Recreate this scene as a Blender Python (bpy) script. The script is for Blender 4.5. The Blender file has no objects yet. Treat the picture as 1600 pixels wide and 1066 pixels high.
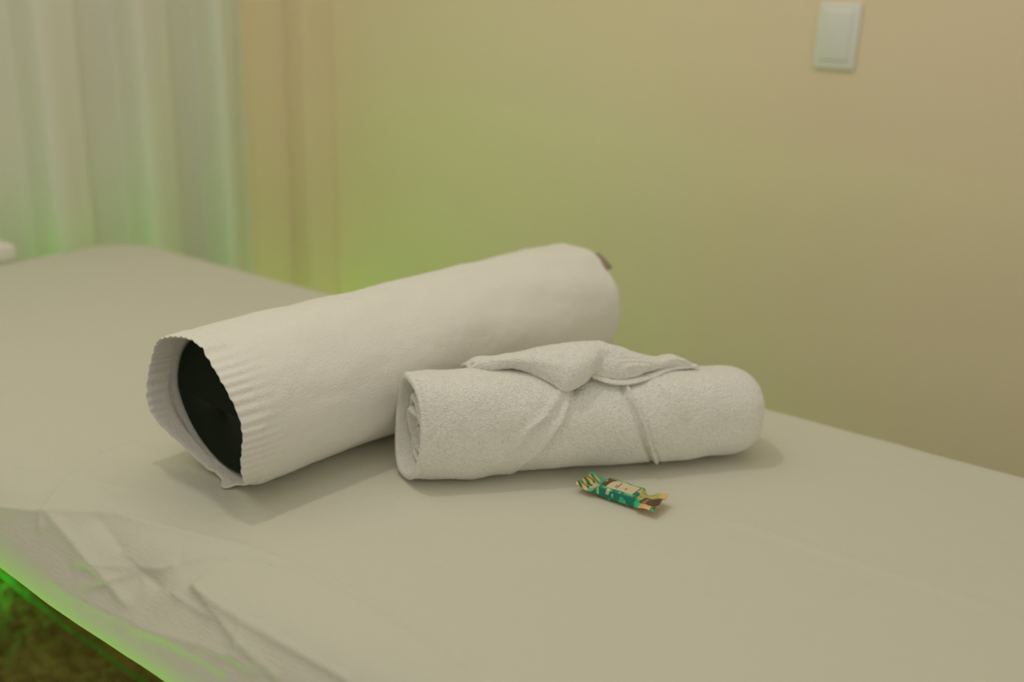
import bpy, math
import numpy as np
from mathutils import Matrix, Vector

scene = bpy.context.scene
COL = scene.collection
PI = math.pi
H = 0.70                     # height of the made-up bed surface above the floor


def lin(r, g, b):
    f = lambda c: c / 12.92 if c <= .04045 else ((c + .055) / 1.055) ** 2.4
    return (f(r / 255), f(g / 255), f(b / 255), 1)


# ------------------------------------------------------------------ camera
cam = bpy.data.cameras.new('camera')
cam.sensor_width = 36
cam.lens = 1555 / 1600 * 36
cam.clip_start = .02
az, pitch, roll = math.radians(125), math.radians(19), math.radians(1.9)
fw = Vector((math.cos(az) * math.cos(pitch), math.sin(az) * math.cos(pitch), -math.sin(pitch)))
rt = fw.cross(Vector((0, 0, 1))).normalized()
upv = rt.cross(fw)
rt2 = rt * math.cos(roll) + upv * math.sin(roll)
up2 = upv * math.cos(roll) - rt * math.sin(roll)
cam_ob = bpy.data.objects.new('camera', cam)
M = Matrix((rt2, up2, -fw)).transposed().to_4x4()
M.translation = (0, 0, H + .52)
cam_ob.matrix_world = M
COL.objects.link(cam_ob)
scene.camera = cam_ob
cam.dof.use_dof = True
cam.dof.focus_distance = 1.03
cam.dof.aperture_fstop = 2.2

# ------------------------------------------------------------------ light
scene.view_settings.view_transform = 'Standard'
scene.view_settings.look = 'None'
scene.view_settings.gamma = 1
scene.view_settings.use_curve_mapping = False
scene.view_settings.exposure = -0.04

world = bpy.data.worlds.new('room_light')
scene.world = world
world.use_nodes = True
bg = world.node_tree.nodes['Background']
bg.inputs['Color'].default_value = (1.0, .955, .81, 1)
bg.inputs['Strength'].default_value = .41


def lamp(name, kind, loc, power, color, size=.1, size_y=None, aim=None, spread=None):
    l = bpy.data.lights.new(name, kind)
    l.energy = power
    l.color = color
    if kind == 'AREA':
        l.size = size
        if size_y:
            l.shape = 'RECTANGLE'
            l.size_y = size_y
        if spread:
            l.spread = math.radians(spread)
    else:
        l.shadow_soft_size = size
    o = bpy.data.objects.new(name, l)
    o.location = loc
    if aim is not None:
        o.rotation_euler = (Vector(aim) - Vector(loc)).to_track_quat('-Z', 'Y').to_euler()
    COL.objects.link(o)
    return o


WARM = (1.0, .925, .78)
lamp('ceiling_downlight', 'POINT', (-.86, .60, 2.30), 12, WARM, .04)
lamp('overhead_fill', 'AREA', (-1.15, .35, 2.65), 10.5, (1.0, .96, .835), 2.4, 2.0, aim=(-1.15, .35, 0))  # added soft overhead fill, lifts the far table end and curtain
lamp('side_fill', 'AREA', (2.1, -.3, 1.8), 9, (1.0, .93, .80), 1.8, 1.6, aim=(-.8, 1.2, .8))  # added soft fill for the bolster and towel sides, not a real window
GREEN = (.30, 1.0, .02)
lamp('green_strip_light_wall', 'AREA', (-1.25, 1.975, .05), .85, (.42, 1.0, .0), 1.6, .03, aim=(-1.25, 1.975, 1.0))
lamp('green_strip_light_curtain', 'AREA', (-1.96, 1.05, .05), 2.0, GREEN, .03, 1.3, aim=(-2.02, 1.05, 1.0))
lamp('green_strip_light_pleats', 'AREA', (-2.072, 1.05, .012), 19.0, (.25, 1.0, .08), .02, 1.5, aim=(-2.073, 1.05, 1.0))
lamp('green_fill_corner', 'POINT', (-1.985, 1.80, .12), .8, GREEN, .04)  # added point fill that turns the curtain folds green
lamp('green_strip_light_far', 'POINT', (-1.985, .80, .085), 1.3, (.03, 1.0, .08), .03)
lamp('green_strip_light_floor', 'AREA', (-.80, .20, .16), 1.15, GREEN, .9, .05, aim=(-.80, .42, .62), spread=100)
lamp('green_fill_rug', 'POINT', (-1.30, .25, .14), 1.6, GREEN, .05)  # added point fill to brighten the rug, no fixture of its own

# ------------------------------------------------------------------ helpers


def vnoise(P, scale, seed=0):
    P = np.asarray(P, float) * scale
    I = np.floor(P).astype(np.int64)
    Fr = P - I
    Fr = Fr * Fr * (3 - 2 * Fr)

    def h(i, j, k):
        n = (i * 374761393 + j * 668265263 + k * 2147483647 + seed * 974634777) & 0xffffffff
        n = ((n ^ (n >> 13)) * 1274126177) & 0xffffffff
        n = (n ^ (n >> 16)) & 0xffff
        return n / 32767.5 - 1
    i, j, k = I[..., 0], I[..., 1], I[..., 2]
    x, y, z = Fr[..., 0], Fr[..., 1], Fr[..., 2]
    l = lambda a, b, t: a + (b - a) * t
    return l(l(l(h(i, j, k), h(i + 1, j, k), x), l(h(i, j + 1, k), h(i + 1, j + 1, k), x), y),
             l(l(h(i, j, k + 1), h(i + 1, j, k + 1), x), l(h(i, j + 1, k + 1), h(i + 1, j + 1, k + 1), x), y), z)


def sstep(a, b, x):
    t = np.clip((x - a) / (b - a), 0, 1)
    return t * t * (3 - 2 * t)


def link(name, me, mats, parent=None, smooth=True):
    for m in (mats if isinstance(mats, (list, tuple)) else [mats]):
        me.materials.append(m)
    if smooth:
        me.polygons.foreach_set('use_smooth', [True] * len(me.polygons))
    o = bpy.data.objects.new(name, me)
    COL.objects.link(o)
    if parent:
        o.parent = parent
        o.matrix_parent_inverse = Matrix.Translation(-parent.location)
    return o


def raw_mesh(name, V, Fc):
    me = bpy.data.meshes.new(name)
    me.from_pydata([tuple(v) for v in np.asarray(V).reshape(-1, 3)], [], [tuple(f) for f in Fc])
    me.update()
    return me


def grid_faces(ni, nj, wrap_j=False, wrap_i=False, mask=None):
    idx = np.arange(ni * nj).reshape(ni, nj)
    if wrap_j:
        idx = np.hstack([idx, idx[:, :1]])
    if wrap_i:
        idx = np.vstack([idx, idx[:1]])
    f = np.stack([idx[:-1, :-1], idx[1:, :-1], idx[1:, 1:], idx[:-1, 1:]], -1).reshape(-1, 4)
    return f


def fix_normals(o):
    import bmesh
    bm = bmesh.new()
    bm.from_mesh(o.data)
    bmesh.ops.recalc_face_normals(bm, faces=bm.faces)
    bm.to_mesh(o.data)
    bm.free()


def tag(o, label, cat=None, group=None, kind=None):
    o['label'] = label
    if cat:
        o['category'] = cat
    if group:
        o['group'] = group
    if kind:
        o['kind'] = kind
    return o


def empty(name, loc):
    o = bpy.data.objects.new(name, None)
    o.location = loc
    o.empty_display_size = .05
    COL.objects.link(o)
    return o


def box_mesh(name, x0, x1, y0, y1, z0, z1, bevel=0, seg=3):
    import bmesh
    bm = bmesh.new()
    bmesh.ops.create_cube(bm, size=1)
    for v in bm.verts:
        v.co = (x0 + (v.co.x + .5) * (x1 - x0), y0 + (v.co.y + .5) * (y1 - y0), z0 + (v.co.z + .5) * (z1 - z0))
    if bevel:
        bmesh.ops.bevel(bm, geom=list(bm.edges), offset=bevel, segments=seg, profile=.5, affect='EDGES')
    me = bpy.data.meshes.new(name)
    bm.to_mesh(me)
    bm.free()
    return me


def poly_dist(P, line):
    """distance from Nx2 points to a polyline, signed side, and 0..1 position along it"""
    best = np.full(len(P), 1e9)
    side = np.zeros(len(P))
    pos = np.zeros(len(P))
    line = np.asarray(line, float)
    n = len(line) - 1
    for k in range(n):
        a, b = line[k], line[k + 1]
        ab = b - a
        t = np.clip(((P - a) @ ab) / (ab @ ab), 0, 1)
        q = P - (a + t[:, None] * ab)
        dd = np.hypot(q[:, 0], q[:, 1])
        m = dd < best
        best[m] = dd[m]
        side[m] = np.sign(ab[0] * q[:, 1] - ab[1] * q[:, 0])[m]
        pos[m] = ((k + t) / n)[m]
    return best, side, pos


# ------------------------------------------------------------------ materials


def material(name, color, rough=.9, bump=(), sheen=0, var=0, var_scale=8, spec=.3):
    m = bpy.data.materials.new(name)
    m.use_nodes = True
    nt = m.node_tree
    b = nt.nodes['Principled BSDF']
    b.inputs['Base Color'].default_value = color
    b.inputs['Roughness'].default_value = rough
    b.inputs['Specular IOR Level'].default_value = spec
    if sheen:
        b.inputs['Sheen Weight'].default_value = sheen
        b.inputs['Sheen Roughness'].default_value = .6
    tc = nt.nodes.new('ShaderNodeTexCoord')
    if var:
        n = nt.nodes.new('ShaderNodeTexNoise')
        n.inputs['Scale'].default_value = var_scale
        n.inputs['Detail'].default_value = 5
        nt.links.new(tc.outputs['Object'], n.inputs['Vector'])
        mx = nt.nodes.new('ShaderNodeMix')
        mx.data_type = 'RGBA'
        mx.inputs[6].default_value = tuple(c * (1 - var) for c in color[:3]) + (1,)
        mx.inputs[7].default_value = tuple(min(1, c * (1 + var)) for c in color[:3]) + (1,)
        nt.links.new(n.outputs['Fac'], mx.inputs[0])
        nt.links.new(mx.outputs[2], b.inputs['Base Color'])
    prev = None
    for kind, scale, dist, stretch in bump:
        if kind == 'noise':
            n = nt.nodes.new('ShaderNodeTexNoise')
            n.inputs['Scale'].default_value = scale
            n.inputs['Detail'].default_value = 4
            out = n.outputs['Fac']
        else:
            n = nt.nodes.new('ShaderNodeTexVoronoi')
            n.inputs['Scale'].default_value = scale
            out = n.outputs['Distance']
        mp = nt.nodes.new('ShaderNodeMapping')
        mp.inputs['Scale'].default_value = stretch
        nt.links.new(tc.outputs['Object'], mp.inputs['Vector'])
        nt.links.new(mp.outputs[0], n.inputs['Vector'])
        bp = nt.nodes.new('ShaderNodeBump')
        bp.inputs['Strength'].default_value = 1
        bp.inputs['Distance'].default_value = dist
        nt.links.new(out, bp.inputs['Height'])
        if prev:
            nt.links.new(prev.outputs[0], bp.inputs['Normal'])
        prev = bp
    if prev:
        nt.links.new(prev.outputs[0], b.inputs['Normal'])
    return m


ONE = (1, 1, 1)
M_wall = material('beige wall paint', (.83, .695, .505, 1), .75, [('noise', 180, .0006, ONE)], var=.02, var_scale=2)
M_floor = material('brown floor', (.12, .085, .05, 1), .6, var=.2)
M_trim = material('painted skirting', (.60, .52, .38, 1), .6)
M_sheet = material('cotton sheet', (.615, .60, .495, 1), .95,
                   [('noise', 300, .0004, (.25, 1.6, 1)), ('noise', 30, .0012, ONE)], sheen=.1)
M_pad = material('bed vinyl', (.10, .08, .06, 1), .5)
M_wood = material('bed frame wood', (.25, .15, .08, 1), .5, var=.2)
M_terry = material('white terry', (.87, .845, .775, 1), 1, [('voronoi', 640, .0012, ONE), ('noise', 420, .0008, ONE)], sheen=.25)
M_fleece = material('white brushed cotton', (.78, .755, .69, 1), 1,
                    [('noise', 520, .0009, (1, .6, 1)), ('noise', 60, .0006, ONE)], sheen=.2)
M_vinyl = material('dark green vinyl', (.0030, .0100, .002, 1), .6, [('noise', 220, .0003, ONE)], var=.25, spec=.12)
M_black = material('black piping', (.004, .005, .003, 1), .5)
M_plastic = material('white plastic', (.80, .79, .74, 1), .35, spec=.5)
M_rocker = material('white switch rocker', (.78, .775, .735, 1), .3, spec=.5)
M_tagm = material('brown care tag', (.30, .22, .16, 1), .8)
M_cord = material('green cord', (.03, .30, .02, 1), .4)
M_rug = material('brown shag', (.27, .18, .065, 1), 1, var=.65, var_scale=24)


def curtain_mat():
    m = bpy.data.materials.new('sheer white curtain')
    m.use_nodes = True
    nt = m.node_tree
    for n in list(nt.nodes):
        if n.type != 'OUTPUT_MATERIAL':
            nt.nodes.remove(n)
    out = [n for n in nt.nodes if n.type == 'OUTPUT_MATERIAL'][0]
    d = nt.nodes.new('ShaderNodeBsdfDiffuse')
    d.inputs[0].default_value = (.92, .91, .82, 1)
    t = nt.nodes.new('ShaderNodeBsdfTranslucent')
    t.inputs[0].default_value = (.70, .74, .60, 1)
    mx = nt.nodes.new('ShaderNodeMixShader')
    mx.inputs[0].default_value = .3
    nt.links.new(d.outputs[0], mx.inputs[1])
    nt.links.new(t.outputs[0], mx.inputs[2])
    nt.links.new(mx.outputs[0], out.inputs[0])
    return m


M_curtain = curtain_mat()

# ------------------------------------------------------------------ room
WY = 2.03      # wall behind the bed
WX = -2.13     # wall behind the curtain
tag(link('floor', box_mesh('floor', WX, 2.4, -2.4, WY, -.05, 0), M_floor, smooth=False), 'brown floor of the treatment room', kind='structure')
tag(link('wall_back', box_mesh('wall_back', WX - .1, 2.4, WY, WY + .1, 0, 2.7), M_wall, smooth=False), 'plain beige wall behind the massage table', kind='structure')
tag(link('wall_left', box_mesh('wall_left', WX - .1, WX, -2.4, WY, 0, 2.7), M_wall, smooth=False), 'beige end wall behind the curtain', kind='structure')
tag(link('column', box_mesh('column', WX, -2.055, 1.925, WY, 0, 2.7, .003), M_wall, smooth=False), 'beige square pilaster in the room corner beside the curtain', kind='structure')
tag(link('baseboard_back', box_mesh('baseboard_back', -2.055, 2.4, WY - .012, WY, 0, .09, .004), M_trim, smooth=False), 'skirting along the wall behind the table', kind='structure')

# ------------------------------------------------------------------ curtain
yy = np.linspace(-.55, 1.765, 520)
zz = np.linspace(.03, 2.55, 60)
Yg, Zg = np.meshgrid(yy, zz, indexing='ij')
bnd = np.array([-.62, -.40, -.15, .06, .30, .50, .73, .92, 1.155, 1.394, 1.618, 1.772, 1.9])     # where each pleat turns back
wob = vnoise(np.stack([Yg * 3, Zg * .5, Yg * 0], -1), 1.0, 3)
yq = Yg + .028 * (.6 - Zg / 2.55 * 1.2) + .008 * wob
kq = np.clip(np.searchsorted(bnd, yq) - 1, 0, len(bnd) - 2)
uq = np.clip((yq - bnd[kq]) / (bnd[kq + 1] - bnd[kq]), 0, 1)
saw = sstep(0, .10, uq) * (1 - sstep(.46, .66, uq)) * (.80 + .20 * np.sin(np.clip(uq / .56, 0, 1) * PI))
Xg = -2.112 + .078 * saw + .007 * np.sin(uq * PI * 3.0 + 3 * wob) * saw + .006 * wob
ph = uq * 2 * PI
V = np.stack([Xg, Yg, Zg], -1)
me = raw_mesh('curtain', V, grid_faces(len(yy), len(zz)))
cur = link('curtain', me, M_curtain)
tag(cur, 'sheer white pleated curtain glowing green, hanging at the far end of the table', 'curtain')

# ------------------------------------------------------------------ rug and cord
nx, ny = 420, 420
rx = np.linspace(-2.04, -.6, nx)
ry = np.linspace(.02, 1.45, ny)
RX, RY = np.meshgrid(rx, ry, indexing='ij')
P = np.stack([RX, RY, RX * 0], -1)
hgt = .018 + .010 * vnoise(P, 20, 1) + .009 * vnoise(P, 48, 2) + .006 * vnoise(P, 120, 3)
edge = np.minimum(np.minimum(RX - rx[0], rx[-1] - RX), np.minimum(RY - ry[0], ry[-1] - RY))
hgt = np.maximum(.001, hgt * sstep(0, .02, edge))
LEGX, LEGY = (-1.72, .36), (.68, 1.06)
for lx in LEGX:
    for ly in LEGY:
        hgt[np.hypot(RX - lx, RY - ly) < .045] = .001
rug = link('shag_rug', raw_mesh('shag_rug', np.stack([RX, RY, hgt], -1), grid_faces(nx, ny)), M_rug)
tag(rug, 'dark brown shaggy rug on the floor under the massage table', 'rug')

path = np.array([(-2.02, .872, .033), (-1.93, .866, .034), (-1.84, .860, .033), (-1.70, .848, .035), (-1.55, .842, .034), (-1.40, .838, .033), (-1.2, .835, .034), (-.9, .84, .033)])
u = np.linspace(0, len(path) - 1, 90)
ctr = np.stack([np.interp(u, np.arange(len(path)), path[:, k]) for k in range(3)], -1)
ctr[:, 1] += .014 + .002 * np.sin(u * 5)
kk = np.linspace(0, 2 * PI, 10, endpoint=False)
ring = ctr[:, None, :] + np.stack([0 * kk, .0022 * np.cos(kk), .0022 * np.sin(kk)], -1)[None]
cord = link('floor_cord', raw_mesh('floor_cord', ring, grid_faces(90, 10, True)), M_cord)
tag(cord, 'thin green cord running across the dark shaggy rug', 'cord')

# ------------------------------------------------------------------ massage table under the sheet
X0, X1, Y0, Y1 = -1.945, .60, .452, 1.287
bed = empty('massage_table', ((X0 + X1) / 2, (Y0 + Y1) / 2, 0))
tag(bed, 'massage table under the beige fitted sheet', 'massage table')
link('mattress', box_mesh('mattress', X0 + .07, X1 - .07, Y0 + .09, Y1 - .06, H - .055, H - .014, .020), M_pad, bed)
link('table_frame', box_mesh('table_frame', X0 + .19, X1 - .19, Y0 + .19, Y1 - .19, H - .115, H - .0555, .004), M_wood, bed)
for lx in LEGX:
    for ly in LEGY:
        link('leg', box_mesh('leg', lx - .025, lx + .025, ly - .025, ly + .025, .002, H - .1155, .004), M_wood, bed)

# sheet ----------------------------------------------------------------
hang, r2 = .004, .012
RF_, RN_ = .065, .095          # edge rounding: far sides, near side
rc = .075
E = RN_ * PI / 2 + hang + r2 * PI / 2 + .05
ix0, ix1, iy0, iy1 = X0 + RF_, X1 - RF_, Y0 + RN_, Y1 - RF_
a = np.concatenate([np.arange(ix0 - E, -1.25, .010), np.arange(-1.25, -.36, .0028), np.arange(-.36, -.02, .0045), np.arange(-.02, ix1 + E, .012)])
b = np.concatenate([np.arange(iy0 - E, .62, .0028), np.arange(.62, .80, .0040), np.arange(.80, iy1 + E, .005)])
AA, BB = np.meshgrid(a, b, indexing='ij')
# nearest point of the rounded inner rectangle
cx = np.clip(AA, ix0 + rc, ix1 - rc)
cy = np.clip(BB, iy0 + rc, iy1 - rc)
qx, qy = AA - cx, BB - cy
ql = np.hypot(qx, qy)
dd = ql - rc
nxv = np.where(ql > 1e-9, qx / np.maximum(ql, 1e-9), 0)
nyv = np.where(ql > 1e-9, qy / np.maximum(ql, 1e-9), 0)
keep = dd < E
d = np.clip(dd, 0, E)
ins = dd <= 0
bx = np.where(ins, AA, cx + nxv * rc)
by = np.where(ins, BB, cy + nyv * rc)
R = RF_ + (RN_ - RF_) * np.clip(-nyv, 0, 1) ** 2
A0 = R * PI / 2
phi = np.clip(d / R, 0, PI / 2)
out = R * np.sin(phi)
dz = -R * (1 - np.cos(phi))
nh, nz = np.sin(phi), np.cos(phi)
h1 = np.clip(d - A0, 0, hang)
dz = dz - h1
p2 = np.clip((d - A0 - hang) / r2, 0, PI / 2)
out = out - r2 * (1 - np.cos(p2))
dz = dz - r2 * np.sin(p2)
nz = nz - np.sin(p2)
nh = nh * np.cos(p2)
h2 = np.clip(d - A0 - hang - r2 * PI / 2, 0, 1)
out = out - h2
S = np.stack([bx + nxv * out, by + nyv * out, H + dz], -1)
N = np.stack([nxv * nh, nyv * nh, nz], -1)
PX = np.stack([AA, BB], -1).reshape(-1, 2)     # creases are laid out on the unfolded cloth
disp = np.zeros(len(PX))
P3 = S.reshape(-1, 3)
top = np.clip(1 - d.reshape(-1) / .04, 0, 1)
disp += .0010 * vnoise(P3, 7, 5) + .0004 * vnoise(P3 * (1, 2.2, 1), 22, 6) - .0012
free = sstep(.0, .09, d.reshape(-1))
hang_side = free * (1 + 0 * disp)
disp += hang_side * (.005 * vnoise(P3 * (1, 1, .6), 6.5, 8) + .0014 * vnoise(P3 * (1, 1, .4), 22, 9))


def crease(line, hgt_, w, step=0, fade=.12, stepw=.02):
    """a sharp pressed fold: small ridge, optionally lower on one side"""
    global disp
    ds, sd, ps = poly_dist(PX, line)
    f = sstep(0, fade, ps) * sstep(0, fade, 1 - ps)
    disp += f * hgt_ * np.exp(-np.abs(ds) / w)
    if step < 0 and stepw > .029:      # cloth falls away along the whole lower side
        disp += f * (sd < 0) * step * (1 - np.exp(-ds / stepw))
    elif step:
        disp += f * step * sd * (ds / stepw) * np.exp(-ds / stepw)


crease([(-1.60, .46), (-1.25, .46), (-1.013, 0.463), (-0.958, 0.483), (-0.911, 0.503), (-0.87, 0.524), (-0.823, 0.53), (-0.767, 0.543), (-0.699, 0.56), (-0.626, 0.567), (-0.559, 0.567), (-0.492, 0.561), (-0.426, 0.55), (-0.376, 0.544)], 0.0018, 0.004, -0.011, 0.07, 0.032)
crease([(-0.937, 0.46), (-0.95, 0.478), (-0.955, 0.496), (-0.964, 0.52), (-0.979, 0.549), (-0.996, 0.601), (-0.989, 0.653)], 0.0022, 0.005, -0.0016, 0.08, 0.015)
crease([(-1.057, 0.516), (-1.018, 0.526), (-0.974, 0.541), (-0.931, 0.55), (-0.882, 0.564)], 0.0012, 0.0035, 0.0008, 0.1, 0.015)
crease([(-0.831, 0.494), (-0.819, 0.49), (-0.791, 0.487), (-0.769, 0.495), (-0.751, 0.509)], 0.0024, 0.004, 0.0022, 0.1, 0.012)
crease([(-0.751, 0.509), (-0.724, 0.533), (-0.687, 0.553), (-0.653, 0.559)], 0.0022, 0.004, 0.002, 0.1, 0.015)
crease([(-0.885, 0.45), (-0.845, 0.464), (-0.807, 0.481), (-0.791, 0.487)], 0.0016, 0.004, 0.002, 0.1, 0.012)
crease([(-0.868, 0.427), (-0.833, 0.448), (-0.809, 0.467), (-0.793, 0.484)], 0.0018, 0.004, 0.0026, 0.1, 0.012)
crease([(-0.724, 0.497), (-0.703, 0.493), (-0.663, 0.489), (-0.644, 0.489), (-0.588, 0.488), (-0.533, 0.488), (-0.498, 0.487)], 0.003, 0.004, 0.0036, 0.06, 0.014)
crease([(-0.721, 0.497), (-0.681, 0.485), (-0.634, 0.47), (-0.598, 0.463), (-0.569, 0.457)], 0.0026, 0.004, 0.0026, 0.06, 0.012)
crease([(-0.634, 0.47), (-0.63, 0.461), (-0.631, 0.453)], 0.002, 0.004, 0.001, 0.1, 0.01)
crease([(-0.641, 0.488), (-0.636, 0.478), (-0.633, 0.47)], 0.0014, 0.004, 0.001, 0.1, 0.01)
crease([(-0.743, 0.479), (-0.702, 0.477), (-0.67, 0.477)], 0.0018, 0.004, 0.0016, 0.1, 0.012)
crease([(-0.914, 0.422), (-0.872, 0.42), (-0.811, 0.425), (-0.741, 0.433), (-0.672, 0.448), (-0.63, 0.453), (-0.588, 0.453)], 0.0025, 0.007, 0.002, 0.08, 0.012)
crease([(-0.779, 0.422), (-0.721, 0.433), (-0.667, 0.438), (-0.623, 0.438)], 0.003, 0.006, 0.003, 0.1, 0.012)
crease([(-0.953, 0.489), (-0.887, 0.473), (-0.827, 0.456), (-0.775, 0.44)], 0.0050, 0.009, 0, 0.12, 0.02)
crease([(-0.354, 0.912), (-0.318, 0.913), (-0.259, 0.913), (-0.217, 0.914), (-0.177, 0.913), (-0.129, 0.914), (-0.075, 0.913)], 0.0022, 0.004, 0.0016, 0.1, 0.012)
crease([(-0.177, 0.913), (-0.194, 0.86), (-0.206, 0.812), (-0.209, 0.715)], 0.0016, 0.004, 0.0013, 0.12, 0.012)
crease([(-0.483, 1.136), (-0.393, 1.133), (-0.281, 1.164), (-0.207, 1.169), (-0.108, 1.207)], 0.0007, 0.005, 0.0004, 0.1, 0.012)
crease([(-.895, .512), (-.85, .50), (-.80, .485), (-.745, .476)], -.0055, .014, 0, .12, .02)
disp *= 1 - .6 * sstep(-.06, .004, (d - A0).reshape(-1))          # the hem itself stays put
S = S.reshape(-1, 3) + N.reshape(-1, 3) * disp[:, None]
# the skirt hangs a little unevenly and flares off the near side
low = sstep(.03, .14, d.reshape(-1))
S[:, 2] -= low * (.003 + .007 * vnoise(P3 * (1, 1, 0), 5, 11) - .022 * sstep(-.80, -1.06, S[:, 0]))
ni, nj = AA.shape
Fc = grid_faces(ni, nj)
kf = keep.reshape(-1)
Fc = Fc[kf[Fc].all(1)]
used = np.unique(Fc)
rem = np.full(ni * nj, -1)
rem[used] = np.arange(len(used))
sheet = link('fitted_sheet', raw_mesh('fitted_sheet', S[used], rem[Fc]), M_sheet)
tag(sheet, 'creased beige fitted sheet stretched over the massage table', 'sheet')

# ------------------------------------------------------------------ bolster
bp0 = np.array([-.8333, .6027, H + .0002])
bp1 = np.array([-.7563, 1.2330, H + .0002])
bd = bp1 - bp0
BL = np.linalg.norm(bd)
bd /= BL
bn = np.array([bd[1], -bd[0], 0])
UPZ = np.array([0, 0, 1.])
BR, BZ = .0965, .0895
bol = empty('bolster', tuple(bp0 + bd * BL / 2))
tag(bol, 'long round bolster in a white cover, dark cushion showing at its open end', 'bolster')


def bsurf(t, th, rr):
    """t along the axis, rr = radius factor"""
    c, s = np.cos(th), np.sin(th)
    return bp0 + bd * t[..., None] + bn * (BR * rr * c)[..., None] + UPZ * (BZ + BZ * rr * s)[..., None]


nth = 420
th = np.linspace(0, 2 * PI, nth, endpoint=False)
rows = []          # (t, radius factor, gather weight, retract weight)
for t in np.linspace(.05, .024, 10): rows.append((t, .930, .35, 1))        # inside, back to front
for t in np.linspace(.022, .002, 12): rows.append((t, .928 + .02 * (1 - t / .022), 1, 1))
for k in np.linspace(0, PI, 6): rows.append((.0 - .0015 * math.sin(k), .955 + .010 * (1 - math.cos(k)), 1, 1))
for t in np.linspace(.002, .022, 14): rows.append((t, .976 + .014 * (t / .022), 1, 1))
rows.append((.0228, .984, .9, 1))
rows.append((.0240, .984, .8, 1))
for t in np.linspace(.0255, .06, 14): rows.append((t, .990 + .010 * sstep(.0255, .06, t), .6 * (1 - sstep(.025, .055, t)), 1 - sstep(.03, .06, t)))
for t in np.linspace(.064, BL - .012, 130): rows.append((t, 1.0, 0, 0))
for k in np.linspace(0, PI / 2, 14)[1:]: rows.append((BL - .012 + .016 * math.sin(k), 1 - .12 * (1 - math.cos(k)), 0, 0))
for k in (.7, .5, .3, .1, .02): rows.append((BL + .005, k, 0, 0))
rows = np.array(rows)
T, TH = np.meshgrid(rows[:, 0], th, indexing='ij')
RF = np.repeat(rows[:, 1][:, None], nth, 1)
G = np.repeat(rows[:, 2][:, None], nth, 1)
RW = np.repeat(rows[:, 3][:, None], nth, 1)
sn, cs = np.sin(TH), np.cos(TH)
gath = np.sin(TH * 54 + 2.0 * np.sin(TH * 3) + 1.5 * np.sin(TH * 7 + 1))
RF = RF + G * (.0068 * gath + .005 * np.sin(TH * 9 + 1)) * (.25 + .75 * sstep(-.75, .1, sn))
frontw = np.clip(1 - T / .05, 0, 1)
retr = .034 * np.clip(-sn, 0, 1) ** 2 + .0025 * np.sin(TH * 5 + .6) + .0004 * np.sin(TH * 31)
# bottom lip: one side of the mouth folds over the other
lip = np.exp(-((TH - (2 * PI - 1.45)) / .10) ** 2) * frontw
T2 = T + RW * frontw * retr - lip * .010
RF = RF + lip * .05 - np.exp(-((TH - (2 * PI - 1.72)) / .10) ** 2) * frontw * .03
ear = np.exp(-((TH - 1.25) / .05) ** 2) * frontw * RW
RF = RF + .03 * ear
base = bsurf(T2, TH, RF)
lump = .0022 * vnoise(base, 14, 21) + .0016 * vnoise(base * (1, .7, 1), 32, 22) + .0005 * vnoise(base, 90, 23)
far = np.clip((T - .30) / .3, 0, 1)
lump += far * .0012 * np.sin(TH * 9 + T * 26) * np.clip(sn + .2, 0, 1)
lump += .0008 * np.exp(-((TH - 1.75) / .02) ** 2)                       # long seam on the top
w = (T > .026) * 1.0
RF = RF + w * lump / .09
pts = bsurf(T2, TH, RF)
pts[..., 2] = np.maximum(pts[..., 2], H + .0006 + .0008 * (1 + vnoise(pts, 30, 4)))
cover = link('cover', raw_mesh('cover', pts, grid_faces(len(rows), nth, True)), M_fleece, bol)
fix_normals(cover)
# cushion
rows = [(.60, .3), (.60, .9), (.56, .925), (.3, .925), (.05, .925), (.037, .915), (.033, .90), (.031, .88), (.030, .84), (.030, .6), (.030, .3), (.030, .01)]
rows = np.array(rows)
th2 = np.linspace(0, 2 * PI, 120, endpoint=False)
T, TH = np.meshgrid(rows[:, 0], th2, indexing='ij')
RF = np.repeat(rows[:, 1][:, None], 120, 1) * .985
T = T + .010 * np.clip(-np.sin(TH), 0, 1) * (T < .1)
cush = link('cushion', raw_mesh('cushion', bsurf(T, TH, RF), grid_faces(len(rows), 120, True)), M_vinyl, bol)
fix_normals(cush)
cush['label'] = 'dark green vinyl cushion inside the open end'
k = np.linspace(0, 2 * PI, 12, endpoint=False)
K, TH = np.meshgrid(k, th2, indexing='ij')
pip = bsurf(.0325 + .0035 * np.cos(K) + .010 * np.clip(-np.sin(TH), 0, 1), TH, .885 + .035 * np.sin(K))
p = link('piping', raw_mesh('piping', pip, grid_faces(12, 120, True, True)), M_black, cush)
p.matrix_parent_inverse = Matrix.Translation(-bol.location)
fix_normals(p)
# care tag at the far rim
tg = []
for t_, o_ in ((BL - .006, .99), (BL + .001, 1.005), (BL + .006, 1.01)):
    for th_ in np.linspace(.80, 1.14, 6):
        tg.append(bsurf(np.array(t_), np.array(th_), np.array(o_)))
tagob = link('care_tag', raw_mesh('care_tag', np.array(tg), grid_faces(3, 6)), M_tagm, bol)
so = tagob.modifiers.new('thick', 'SOLIDIFY')
so.thickness = .0012
tagob['label'] = 'small brown sewn tag'

# ------------------------------------------------------------------ rolled towel
TL = np.array([-.684, .774, H + .0003])
TR = np.array([-.404, 1.099, H + .0003])
td = TR - TL
TLEN = np.linalg.norm(td)
td /= TLEN
tn = np.array([td[1], -td[0], 0])
TA = .052


def hz(s):
    return np.interp(s, [0, .08, .15, .26, TLEN], [.0625, .0605, .0582, .0552, .0535])


def tsec(th_, e=2 / 2.3):
    c, s = np.cos(th_), np.sin(th_)
    return np.sign(c) * np.abs(c) ** e, np.sign(s) * np.abs(s) ** e


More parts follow.
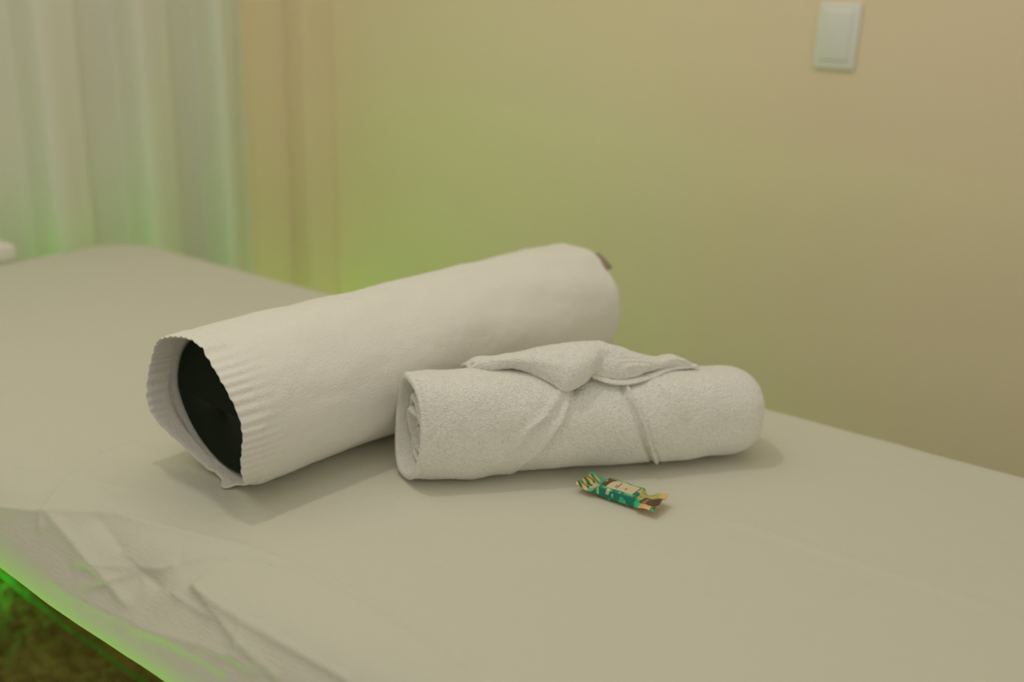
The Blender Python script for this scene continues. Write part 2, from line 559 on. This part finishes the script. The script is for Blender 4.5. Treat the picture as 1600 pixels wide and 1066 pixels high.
def tlocal(s, v, w):
    return TL + td * np.asarray(s)[..., None] + tn * np.asarray(v)[..., None] + UPZ * np.asarray(w)[..., None]


towel = empty('rolled_towel', tuple(TL + td * TLEN / 2))
tag(towel, 'white terry towel rolled up and tied with a folded knot on top', 'towel')

sarr = [(.03, .80, 0), (.015, .805, 0), (.006, .815, 0)]
for kk in np.linspace(0, PI, 9): sarr.append((-.004 * math.sin(kk), .905 - .075 * math.cos(kk), 0))
body = np.arange(.003, TLEN - .045, .0016)
for s in body: sarr.append((s, .985 + .015 * min(1, s / .02), 1))
for kk in np.linspace(0, PI / 2, 34)[1:]:
    sarr.append((TLEN - .045 + .045 * math.sin(kk) ** .92, max(.03, (math.cos(kk)) ** .55), 1))
sarr = np.array(sarr)
nt_ = 300
tht = np.linspace(-PI, PI, nt_, endpoint=False)
Sg, Tg = np.meshgrid(sarr[:, 0], tht, indexing='ij')
Rg = np.repeat(sarr[:, 1][:, None], nt_, 1)
isb = np.repeat(sarr[:, 2][:, None], nt_, 1)
edgeL = np.array([(-1.296, .1172), (-.563, .1289), (-.116, .1506), (.258, .1700), (.686, .1791), (1.031, .1830), (1.6, .175), (2.2, .16)])
edgeR = np.array([(-1.4, .300), (-.562, .279), (.188, .2589), (.730, .2475), (1.243, .246), (1.9, .255)])
fold2 = np.array([(-.3, .105), (.194, .1324), (.369, .1469), (.722, .1625), (1.146, .1745), (1.5, .178)])
eL = np.interp(Tg, edgeL[:, 0], edgeL[:, 1])
eR = np.interp(Tg, edgeR[:, 0], edgeR[:, 1])
f2 = np.interp(Tg, fold2[:, 0], fold2[:, 1])
front = sstep(-1.35, -.75, Tg) * (1 - sstep(1.9, 2.5, Tg))
soft = 1 - .4 * sstep(.0, -1.1, Tg)
lowf = sstep(-1.75, -1.3, Tg) * (1 - sstep(1.9, 2.5, Tg))
D = np.zeros_like(Sg)
D += lowf * .0048 * soft * (1 - sstep(-.003, .0045, Sg - eL)) * sstep(.0, .10, Sg)          # left layer
D += front * sstep(-1.0, .3, Tg) * .0020 * np.exp(-((Sg - eL + .004) / .004) ** 2)                                # its rolled edge
D -= front * .0015 * np.exp(-((Sg - eL - .006) / .004) ** 2)
g2 = sstep(-.3, .25, Tg) * front
D += g2 * (.0034 * np.exp(-((Sg - f2) / .0065) ** 2) - .0030 * np.exp(-((Sg - f2 - .013) / .006) ** 2))
D += front * .0030 * sstep(-.002, .003, Sg - eR) * (1 - .7 * sstep(.02, .10, Sg - eR))      # right layer
D += front * .0024 * (np.exp(-((Sg - eR - .0035) / .0022) ** 4))                            # double hem
D -= front * .0020 * np.exp(-((Sg - eR - .0080) / .0014) ** 2)
D -= front * .0030 * np.exp(-((Sg - eR + .0030) / .0022) ** 2)
mid = np.exp(-((Sg - .21) / .05) ** 2) * front
D -= mid * .004 * np.exp(-((Tg - .75) / .7) ** 2)
D += front * .0030 * np.exp(-((Sg - (.285 + .035 * (1.2 - Tg))) / .010) ** 2) * np.exp(-((Tg - .85) / .35) ** 2)   # pull fold right of the knot
P3 = np.stack([Sg, Tg * .06, Sg * 0], -1)
D += isb * (.0020 * vnoise(P3, 16, 31) + .0012 * vnoise(P3, 42, 32) + .00030 * vnoise(P3, 420, 33) + .00025 * vnoise(P3, 900, 34))
D += (1 - isb) * (.0012 * vnoise(np.stack([Sg, Tg * .06, Rg * .05], -1), 40, 35))
c, s = tsec(Tg)
hh = hz(np.clip(Sg, 0, TLEN))
# the end of the roll is cut at a slant and sags unevenly
slant = np.clip(1 - Sg / .10, 0, 1) ** 1.3 * (.013 * np.clip(c, 0, 1) - .003 * np.clip(-c, 0, 1) + .004 * s)
vv = (TA * Rg + D) * c
vv = np.where(c < 0, vv * (1 - .34 * (1 - sstep(.06, .19, Sg))), vv)      # pressed flat against the bolster
ww = hh + (hh * Rg + D) * s
wave = .0030 * np.clip(vnoise(np.stack([Sg, Sg * 0, Sg * 0], -1), 13, 40) + .2, 0, 1)       # lifts off the sheet in places
ww = np.maximum(ww, .0004 + wave)
pts = tlocal(Sg + slant * (1 if True else 0), vv, ww)
roll_ = link('roll', raw_mesh('roll', pts, grid_faces(len(sarr), nt_, True)), M_terry, towel)
fix_normals(roll_)

# inner layers seen at the open end: one strip wound in a spiral
nphi = 260
phis = np.linspace(0, 5.2 * PI, nphi)
prof = []
for kk in np.linspace(0, PI, 9): prof.append((-.0048 * math.sin(kk), -.0042 * math.cos(kk)))
prof = [(.035, -.0042), (.015, -.0042)] + prof + [(.015, .0042), (.035, .0042)]
prof = np.array(prof)
PH, _ = np.meshgrid(phis, prof[:, 0], indexing='ij')
so_ = np.repeat(prof[:, 0][None], nphi, 0)
ro = np.repeat(prof[:, 1][None], nphi, 0)
rad = .80 - .62 * PH / phis[-1]
wob = vnoise(np.stack([PH * .5, PH * 0, PH * 0], -1), 1.0, 51)
prot = -.006 * vnoise(np.stack([PH * .45, PH * 0 + 3, PH * 0], -1), 1.0, 52) - .001 + .005 * PH / phis[-1]
ang = -PH + 1.0
c, s = tsec(ang)
vv = c * (TA * (rad + .05 * wob) + ro) * np.where(c < 0, .73, .97)
ww = .0605 + s * (.0595 * (rad + .05 * wob) + ro)
sl = .012 + .008 * np.clip(c, 0, 1) - .001 * np.clip(-c, 0, 1)
nn = .0010 * vnoise(np.stack([PH * .05, so_, ro], -1), 60, 53)
inner = link('inner_layers', raw_mesh('inner_layers', tlocal(so_ + prot + sl + nn, vv, np.maximum(ww, .004)), grid_faces(nphi, len(prof))), M_terry, towel)
inner['label'] = 'wound inner layers showing at the open end of the roll'
# felted core so the spiral is not see-through
k_ = np.linspace(0, 2 * PI, 64, endpoint=False)
core = []
for s0, f in ((.34, .3), (.34, .8), (.032, .78), (.026, .70), (.024, .40), (.024, .02)):
    c, s = tsec(k_)
    core.append(tlocal(np.full(64, s0) + .010 * c * (s0 < .1), TA * f * c * np.where(c < 0, .72, .97), .0605 + (.0595 if s0 < .1 else .056) * f * s - (.003 if s0 > .1 else 0)))
cr = link('roll_core', raw_mesh('roll_core', np.array(core), grid_faces(6, 64, True)), M_terry, towel)
fix_normals(cr)


def cat(Pn, n):
    """Catmull-Rom through rows of points, clamped ends"""
    Pn = np.asarray(Pn, float)
    Q = np.concatenate([[2 * Pn[0] - Pn[1]], Pn, [2 * Pn[-1] - Pn[-2]]])
    u = np.linspace(0, len(Pn) - 1 - 1e-9, n)
    i = u.astype(int)
    t = (u - i).reshape((-1,) + (1,) * (Pn.ndim - 1))
    p0, p1, p2, p3 = Q[i], Q[i + 1], Q[i + 2], Q[i + 3]
    return .5 * (2 * p1 + (p2 - p0) * t + (2 * p0 - 5 * p1 + 4 * p2 - p3) * t ** 2 + (3 * p1 - p0 - 3 * p2 + p3) * t ** 3)


def flap(name, T, B, bulge, back, thick, nu=150, nv=70, seed=0, creases=None):
    T, B = np.array(T), np.array(B)
    bul = np.interp(np.linspace(0, 1, len(T)), np.linspace(0, 1, len(bulge)), bulge)
    K = T.copy()
    K[:, 1] -= back
    K[:, 2] = np.minimum(T[:, 2] - .012, .118)
    K2 = T.copy()
    K2[:, 1] -= back * .5
    K2[:, 2] = T[:, 2] * .8 + K[:, 2] * .2
    m = (T + B) / 2
    m[:, 1] += bul
    m[:, 2] += bul * .9
    m2 = B * .8 + T * .2
    m2[:, 1] += bul * .75
    m2[:, 2] += bul * .55
    rows_ = np.stack([K, K2, T, m, m2, B], 0)
    g = cat(rows_, nv)                       # nv x cols x 3
    g = cat(np.swapaxes(g, 0, 1), nu)        # nu x nv x 3
    # sit on the slightly tapering roll
    g[..., 2] *= hz(g[..., 0]) / np.interp(g[..., 0], [0, .08, .15, .26, .42], [.0625, .0605, .0585, .0570, .0570])
    L = tlocal(g[..., 0], g[..., 1], g[..., 2])
    me = raw_mesh(name, L, grid_faces(nu, nv))
    # normals for a terry-like surface, then thickness
    gu = np.gradient(L, axis=0)
    gv = np.gradient(L, axis=1)
    nrm = np.cross(gu, gv)
    nrm /= np.linalg.norm(nrm, axis=-1, keepdims=True) + 1e-12
    if nrm[..., 2].mean() < 0:
        nrm = -nrm
    dsp = .0010 * vnoise(g, 60, seed) + .0003 * vnoise(g, 420, seed + 1) + .0002 * vnoise(g, 900, seed + 2)
    if creases is not None:
        dsp = dsp + creases(g)
    outer = L + nrm * dsp[..., None]
    innr = L - nrm * thick
    # rounded rim: close outer and inner sheets with a half-round edge
    rim_n = 5
    loops = []
    V = [outer.reshape(-1, 3), innr.reshape(-1, 3)]
    F_ = [grid_faces(nu, nv), grid_faces(nu, nv)[:, ::-1] + nu * nv]
    idx = np.arange(nu * nv).reshape(nu, nv)
    ring = np.concatenate([idx[:, 0], idx[-1, 1:], idx[-2::-1, -1], idx[0, -2:0:-1]])
    ctr_dir = np.concatenate([-gv[:, 0], gu[-1, 1:], gv[-2::-1, -1], -gu[0, -2:0:-1]])
    ctr_dir /= np.linalg.norm(ctr_dir, axis=-1, keepdims=True) + 1e-12
    o_, i_ = outer.reshape(-1, 3)[ring], innr.reshape(-1, 3)[ring]
    off = 2 * nu * nv
    prev = ring
    for kk in range(1, rim_n):
        aa = PI * kk / rim_n
        pt = (o_ + i_) / 2 + (o_ - i_) / 2 * math.cos(aa) + ctr_dir * thick * .55 * math.sin(aa)
        V.append(pt)
        cur_ = np.arange(len(ring)) + off
        off += len(ring)
        F_.append(np.stack([prev, np.roll(prev, -1), np.roll(cur_, -1), cur_], -1))
        prev = cur_
    cur_ = ring + nu * nv
    F_.append(np.stack([prev, np.roll(prev, -1), np.roll(cur_, -1), cur_], -1))
    o = link(name, raw_mesh(name, np.concatenate(V), np.concatenate(F_)), M_terry, towel)
    fix_normals(o)
    return o


fl = flap('knot_flap',
          [(.0750, -.010, .1235), (.0878, -.004, .1330), (.1109, .004, .1375), (.1362, .008, .1440), (.1617, .008, .1492), (.1910, .008, .1535), (.2133, .008, .1551), (.2268, .008, .1540), (.2310, .012, .1500)],
          [(.0820, -.004, .1245), (.0963, .0030, .1245), (.1188, .0050, .1255), (.1367, .0150, .1235), (.1551, .0300, .1190), (.1733, .0420, .1110), (.1964, .0340, .1160), (.2115, .0200, .1210), (.2230, .0180, .1300)],
          [.001, .003, .006, .009, .010, .008, .004], .045, .006, seed=61)
fr = flap('tucked_corner',
          [(.2120, .006, .1500), (.2280, .006, .1530), (.2360, .008, .1513), (.2554, .008, .1445), (.2750, .008, .1376), (.2985, .008, .1320), (.3178, .006, .1329), (.3340, .004, .1268), (.3420, .000, .1220)],
          [(.2050, .0130, .1230), (.2103, .0176, .1220), (.2227, .0240, .1200), (.2391, .0275, .1180), (.2602, .0250, .1190), (.2865, .0150, .1210), (.3155, .0070, .1225), (.3340, .006, .1215), (.3430, .006, .1200)],
          [.001, .004, .006, .006, .004, .002, .001, .001], .040, .004, seed=71,
          creases=lambda g: .0007 * np.sin(g[..., 1] * 1500 + g[..., 0] * 300) * sstep(.012, .02, g[..., 1]) * sstep(.235, .25, g[..., 0]))
bd_ = flap('hem_band',
           [(.2095, .0143, .1195), (.2233, .0215, .1180), (.2397, .0250, .1165), (.2608, .0225, .1170), (.2874, .0120, .1195), (.3193, .0040, .1225), (.3362, .0000, .1225), (.3440, -.001, .1215)],
           [(.2104, .0225, .1180), (.2236, .0295, .1150), (.2379, .0325, .1130), (.2561, .0320, .1130), (.2809, .0250, .1160), (.3141, .0110, .1195), (.3412, .0060, .1200), (.3480, .005, .1195)],
           [.001], .012, .003, seed=81, nu=140, nv=30)

# ------------------------------------------------------------------ wrapped soap bar
PKL = .098
nxp, nvp = 250, 200
xs = np.linspace(-PKL / 2, PKL / 2, nxp)
hb = sstep(0, .0085, (xs + .030)) * sstep(0, .0085, (.029 - xs))         # 1 on the bar, 0 on the crimped ends
hb = np.clip(hb, 0, 1)
bodyw = .0285
crw = .0365
wid = crw + (bodyw - crw) * sstep(0, .5, hb)
hgt = .0010 + .0128 * hb
k = np.linspace(0, 2 * PI, nvp, endpoint=False)
Xp, Kp = np.meshgrid(xs, k, indexing='ij')
ee = 2 / (2 + 5 * hb)[:, None]
cc = np.sign(np.cos(Kp)) * np.abs(np.cos(Kp)) ** ee
ss = np.sign(np.sin(Kp)) * np.abs(np.sin(Kp)) ** ee
Yp = cc * wid[:, None] / 2
lift = .0060 + (.0048 * np.clip((Xp - .03) / .019, 0, 1) * (1 + .5 * np.sign(Yp) * np.abs(Yp) / .018)
                + .0030 * np.clip((-Xp - .03) / .019, 0, 1)) * (1 - hb[:, None])
zc = np.where(hb[:, None] > .02, 0, 0) + lift * (1 - hb[:, None]) + (hgt[:, None] / 2) * hb[:, None]
crump = (1 - hb[:, None]) * (.0012 * np.sin(Yp * 420 + 1.0) * sstep(.03, .036, np.abs(Xp)) + .0008 * np.sin(Yp * 190 + Xp * 300))
Zp = zc + ss * hgt[:, None] / 2 + crump
PP = np.stack([Xp, Yp, Zp], -1)
PP[..., 2] += .0004 * vnoise(PP, 140, 91) * hb[:, None]
PP[..., 2] = np.maximum(PP[..., 2], .0003)
pk_loc = np.array([-.4625, .8815, H + .0004])
rot = math.radians(1.0)
Rm = np.array([[math.cos(rot), -math.sin(rot), 0], [math.sin(rot), math.cos(rot), 0], [0, 0, 1]])
W = PP @ Rm.T + pk_loc
PAL = dict(teal=(0, 124, 104), mint=(52, 186, 140), deep=(2, 74, 34), leaf=(4, 116, 50), brown=(92, 64, 34), cream=(212, 198, 160),
           tan=(222, 176, 112), lime=(128, 190, 98), ink=(70, 62, 50), pale=(150, 214, 170))
pn = list(PAL)
pmats = [material('wrapper ' + n, lin(*PAL[n]), .38, spec=.5) for n in pn]
GL = {'P': '1110 1001 1110 1000 1000', 'l': '0100 0100 0100 0100 0010', 'u': '0000 1010 1010 1010 0110', 'r': '0000 1011 1100 1000 1000',
      'a': '0000 0110 1010 1010 0111', 'y': '1010 1010 0110 0010 1100'}


def text_hit(txt, col, row):
    i = int(col // 5)
    if 0 <= i < len(txt) and 0 <= row < 5 and 0 <= col % 5 < 4:
        return GL[txt[i]].split()[int(row)][int(col % 5)] == '1'
    return False


Fq = grid_faces(nxp, nvp, True)
cen = PP.reshape(-1, 3)[Fq].mean(1)
hbf = np.repeat(hb[:, None], nvp, 1).reshape(-1)[Fq].mean(1)
wf = np.repeat(wid[:, None], nvp, 1).reshape(-1)[Fq].mean(1)
ssf = ss.reshape(-1)[Fq].mean(1)
n1 = vnoise(cen * (1, 1, 1), 150, 95)
n2 = vnoise(cen, 260, 96)


def colour(x, y, z, h, w_, s_, a_, b_):
    yn = y / (w_ / 2)                      # -1 near the camera .. 1 far
    if s_ < -.55 and abs(yn) < .9:
        return 'tan'
    if x < -.0335:                         # left crimp: leaves on tan
        q = math.sin((y * 1.0 + x * .55) * 900 + 1.5 * a_)
        if yn > .72: return 'mint' if b_ > -.3 else 'deep'
        if q > .15: return 'leaf' if math.sin(y * 2600 + x * 700) > -.3 else 'deep'
        if q > -.1: return 'lime'
        return 'tan'
    if x > .0225:                          # right shoulder and crimp
        if -.52 < yn < .42 and x > .0265 + .002 * yn:
            col = (y + .0065) / .00042
            row = (x - .0295 - .10 * 0) / .00075
            if text_hit('Pluray', math.floor(col), math.floor(row)): return 'cream'
            return 'brown'
        if yn <= -.52:
            if x > .0435 and yn < -.62: return 'leaf' if b_ > -.2 else 'mint'
            if x < .0295: return 'mint' if a_ > -.3 else 'leaf'
            return 'tan'
        q = math.sin((x - y * .7) * 1100)
        if x > .040 and yn > .5: return 'tan'
        return 'lime' if q > .1 else 'tan'
    # bar: front/back faces and top
    top_ = s_ > .5 and abs(yn) < .86
    if top_:
        if x < -.0285: return 'mint' if yn > .2 or b_ > .2 else 'cream'
        if abs(yn) > .78: return 'deep' if b_ > -.1 else 'lime'
        if abs(yn) > .70: return 'mint' if yn < 0 else 'lime'
        if x < -.0105 + .0030 * yn - .004 * (1 - yn * yn):
            lx, ly = (x + .0205) / .0016, (y - .001) / .0030
            if abs(ly) < 1 and abs(lx - (.6 * ly * ly - .3 * ly)) < .35: return 'cream'
            return 'brown'
        if x < .0175 and abs(yn) < .70:
            for x0, yl, yh, dens in ((-.0060, -.0055, .0070, -.35), (-.0035, -.0065, .0075, -.5), (.0062, -.003, .004, .1), (.0085, -.002, .003, .3)):
                if abs(x - x0) < .0005 and yl < y < yh and math.sin(y * 4200 + x0 * 900) + .5 * math.sin(y * 9100) > dens - .5: return 'ink' if dens < .2 else 'brown'
            return 'cream'
        if x < .0185: return 'brown' if yn > .1 else 'deep'
        return 'lime' if yn > .35 else ('teal' if yn < .1 else 'tan')
    # side faces
    if x < -.0285: return 'mint'
    if z < .0022: return 'deep' if b_ > -.4 else 'lime'
    if abs(x + .0225 + .15 * (z - .008)) < .0014 and z > .004: return 'pale'
    if abs(x + .0105 - .2 * (z - .008)) < .0020 and z > .0065: return 'cream'
    if a_ > .52: return 'mint'
    if b_ > .62: return 'pale'
    return 'teal'


me = raw_mesh('wrapper', W, Fq)
for m_ in pmats:
    me.materials.append(m_)
me.polygons.foreach_set('material_index', [pn.index(colour(cen[i, 0], cen[i, 1], cen[i, 2], hbf[i], wf[i], ssf[i], n1[i], n2[i])) for i in range(len(Fq))])
me.polygons.foreach_set('use_smooth', [True] * len(Fq))
import bmesh as _b
bm = _b.new()
bm.from_mesh(me)
for loop in (0, nxp - 1):
    bm.verts.ensure_lookup_table()
    vs = [bm.verts[loop * nvp + j] for j in range(nvp)]
    f = bm.faces.new(vs)
    f.material_index = pn.index('cream')
_b.ops.recalc_face_normals(bm, faces=bm.faces)
bm.to_mesh(me)
bm.free()
pk = bpy.data.objects.new('wrapped_soap', me)
COL.objects.link(pk)
tag(pk, 'small bar in a green and brown printed wrapper in front of the rolled towel', 'wrapped bar')

# ------------------------------------------------------------------ switch on the wall
sx0, sx1, sz0 = -.7075, -.6255, H + .4075
sw = empty('light_switch', ((sx0 + sx1) / 2, WY, sz0 + .062))
tag(sw, 'white rectangular light switch plate on the beige wall', 'light switch')
link('plate', box_mesh('plate', sx0, sx1, WY - .008, WY, sz0, sz0 + .125, .0028), M_plastic, sw)
link('rocker', box_mesh('rocker', sx0 + .014, sx1 - .014, WY - .0115, WY - .007, sz0 + .016, sz0 + .109, .002), M_rocker, sw)

# ------------------------------------------------------------------ white folded cloth at the far end
cl = link('folded_cloth', box_mesh('folded_cloth', -1.985, -1.90, .70, 1.000, H - .004, H + .032, .010, 5), M_terry)
tag(cl, 'white folded cloth lying at the far end of the table by the curtain', 'cloth')
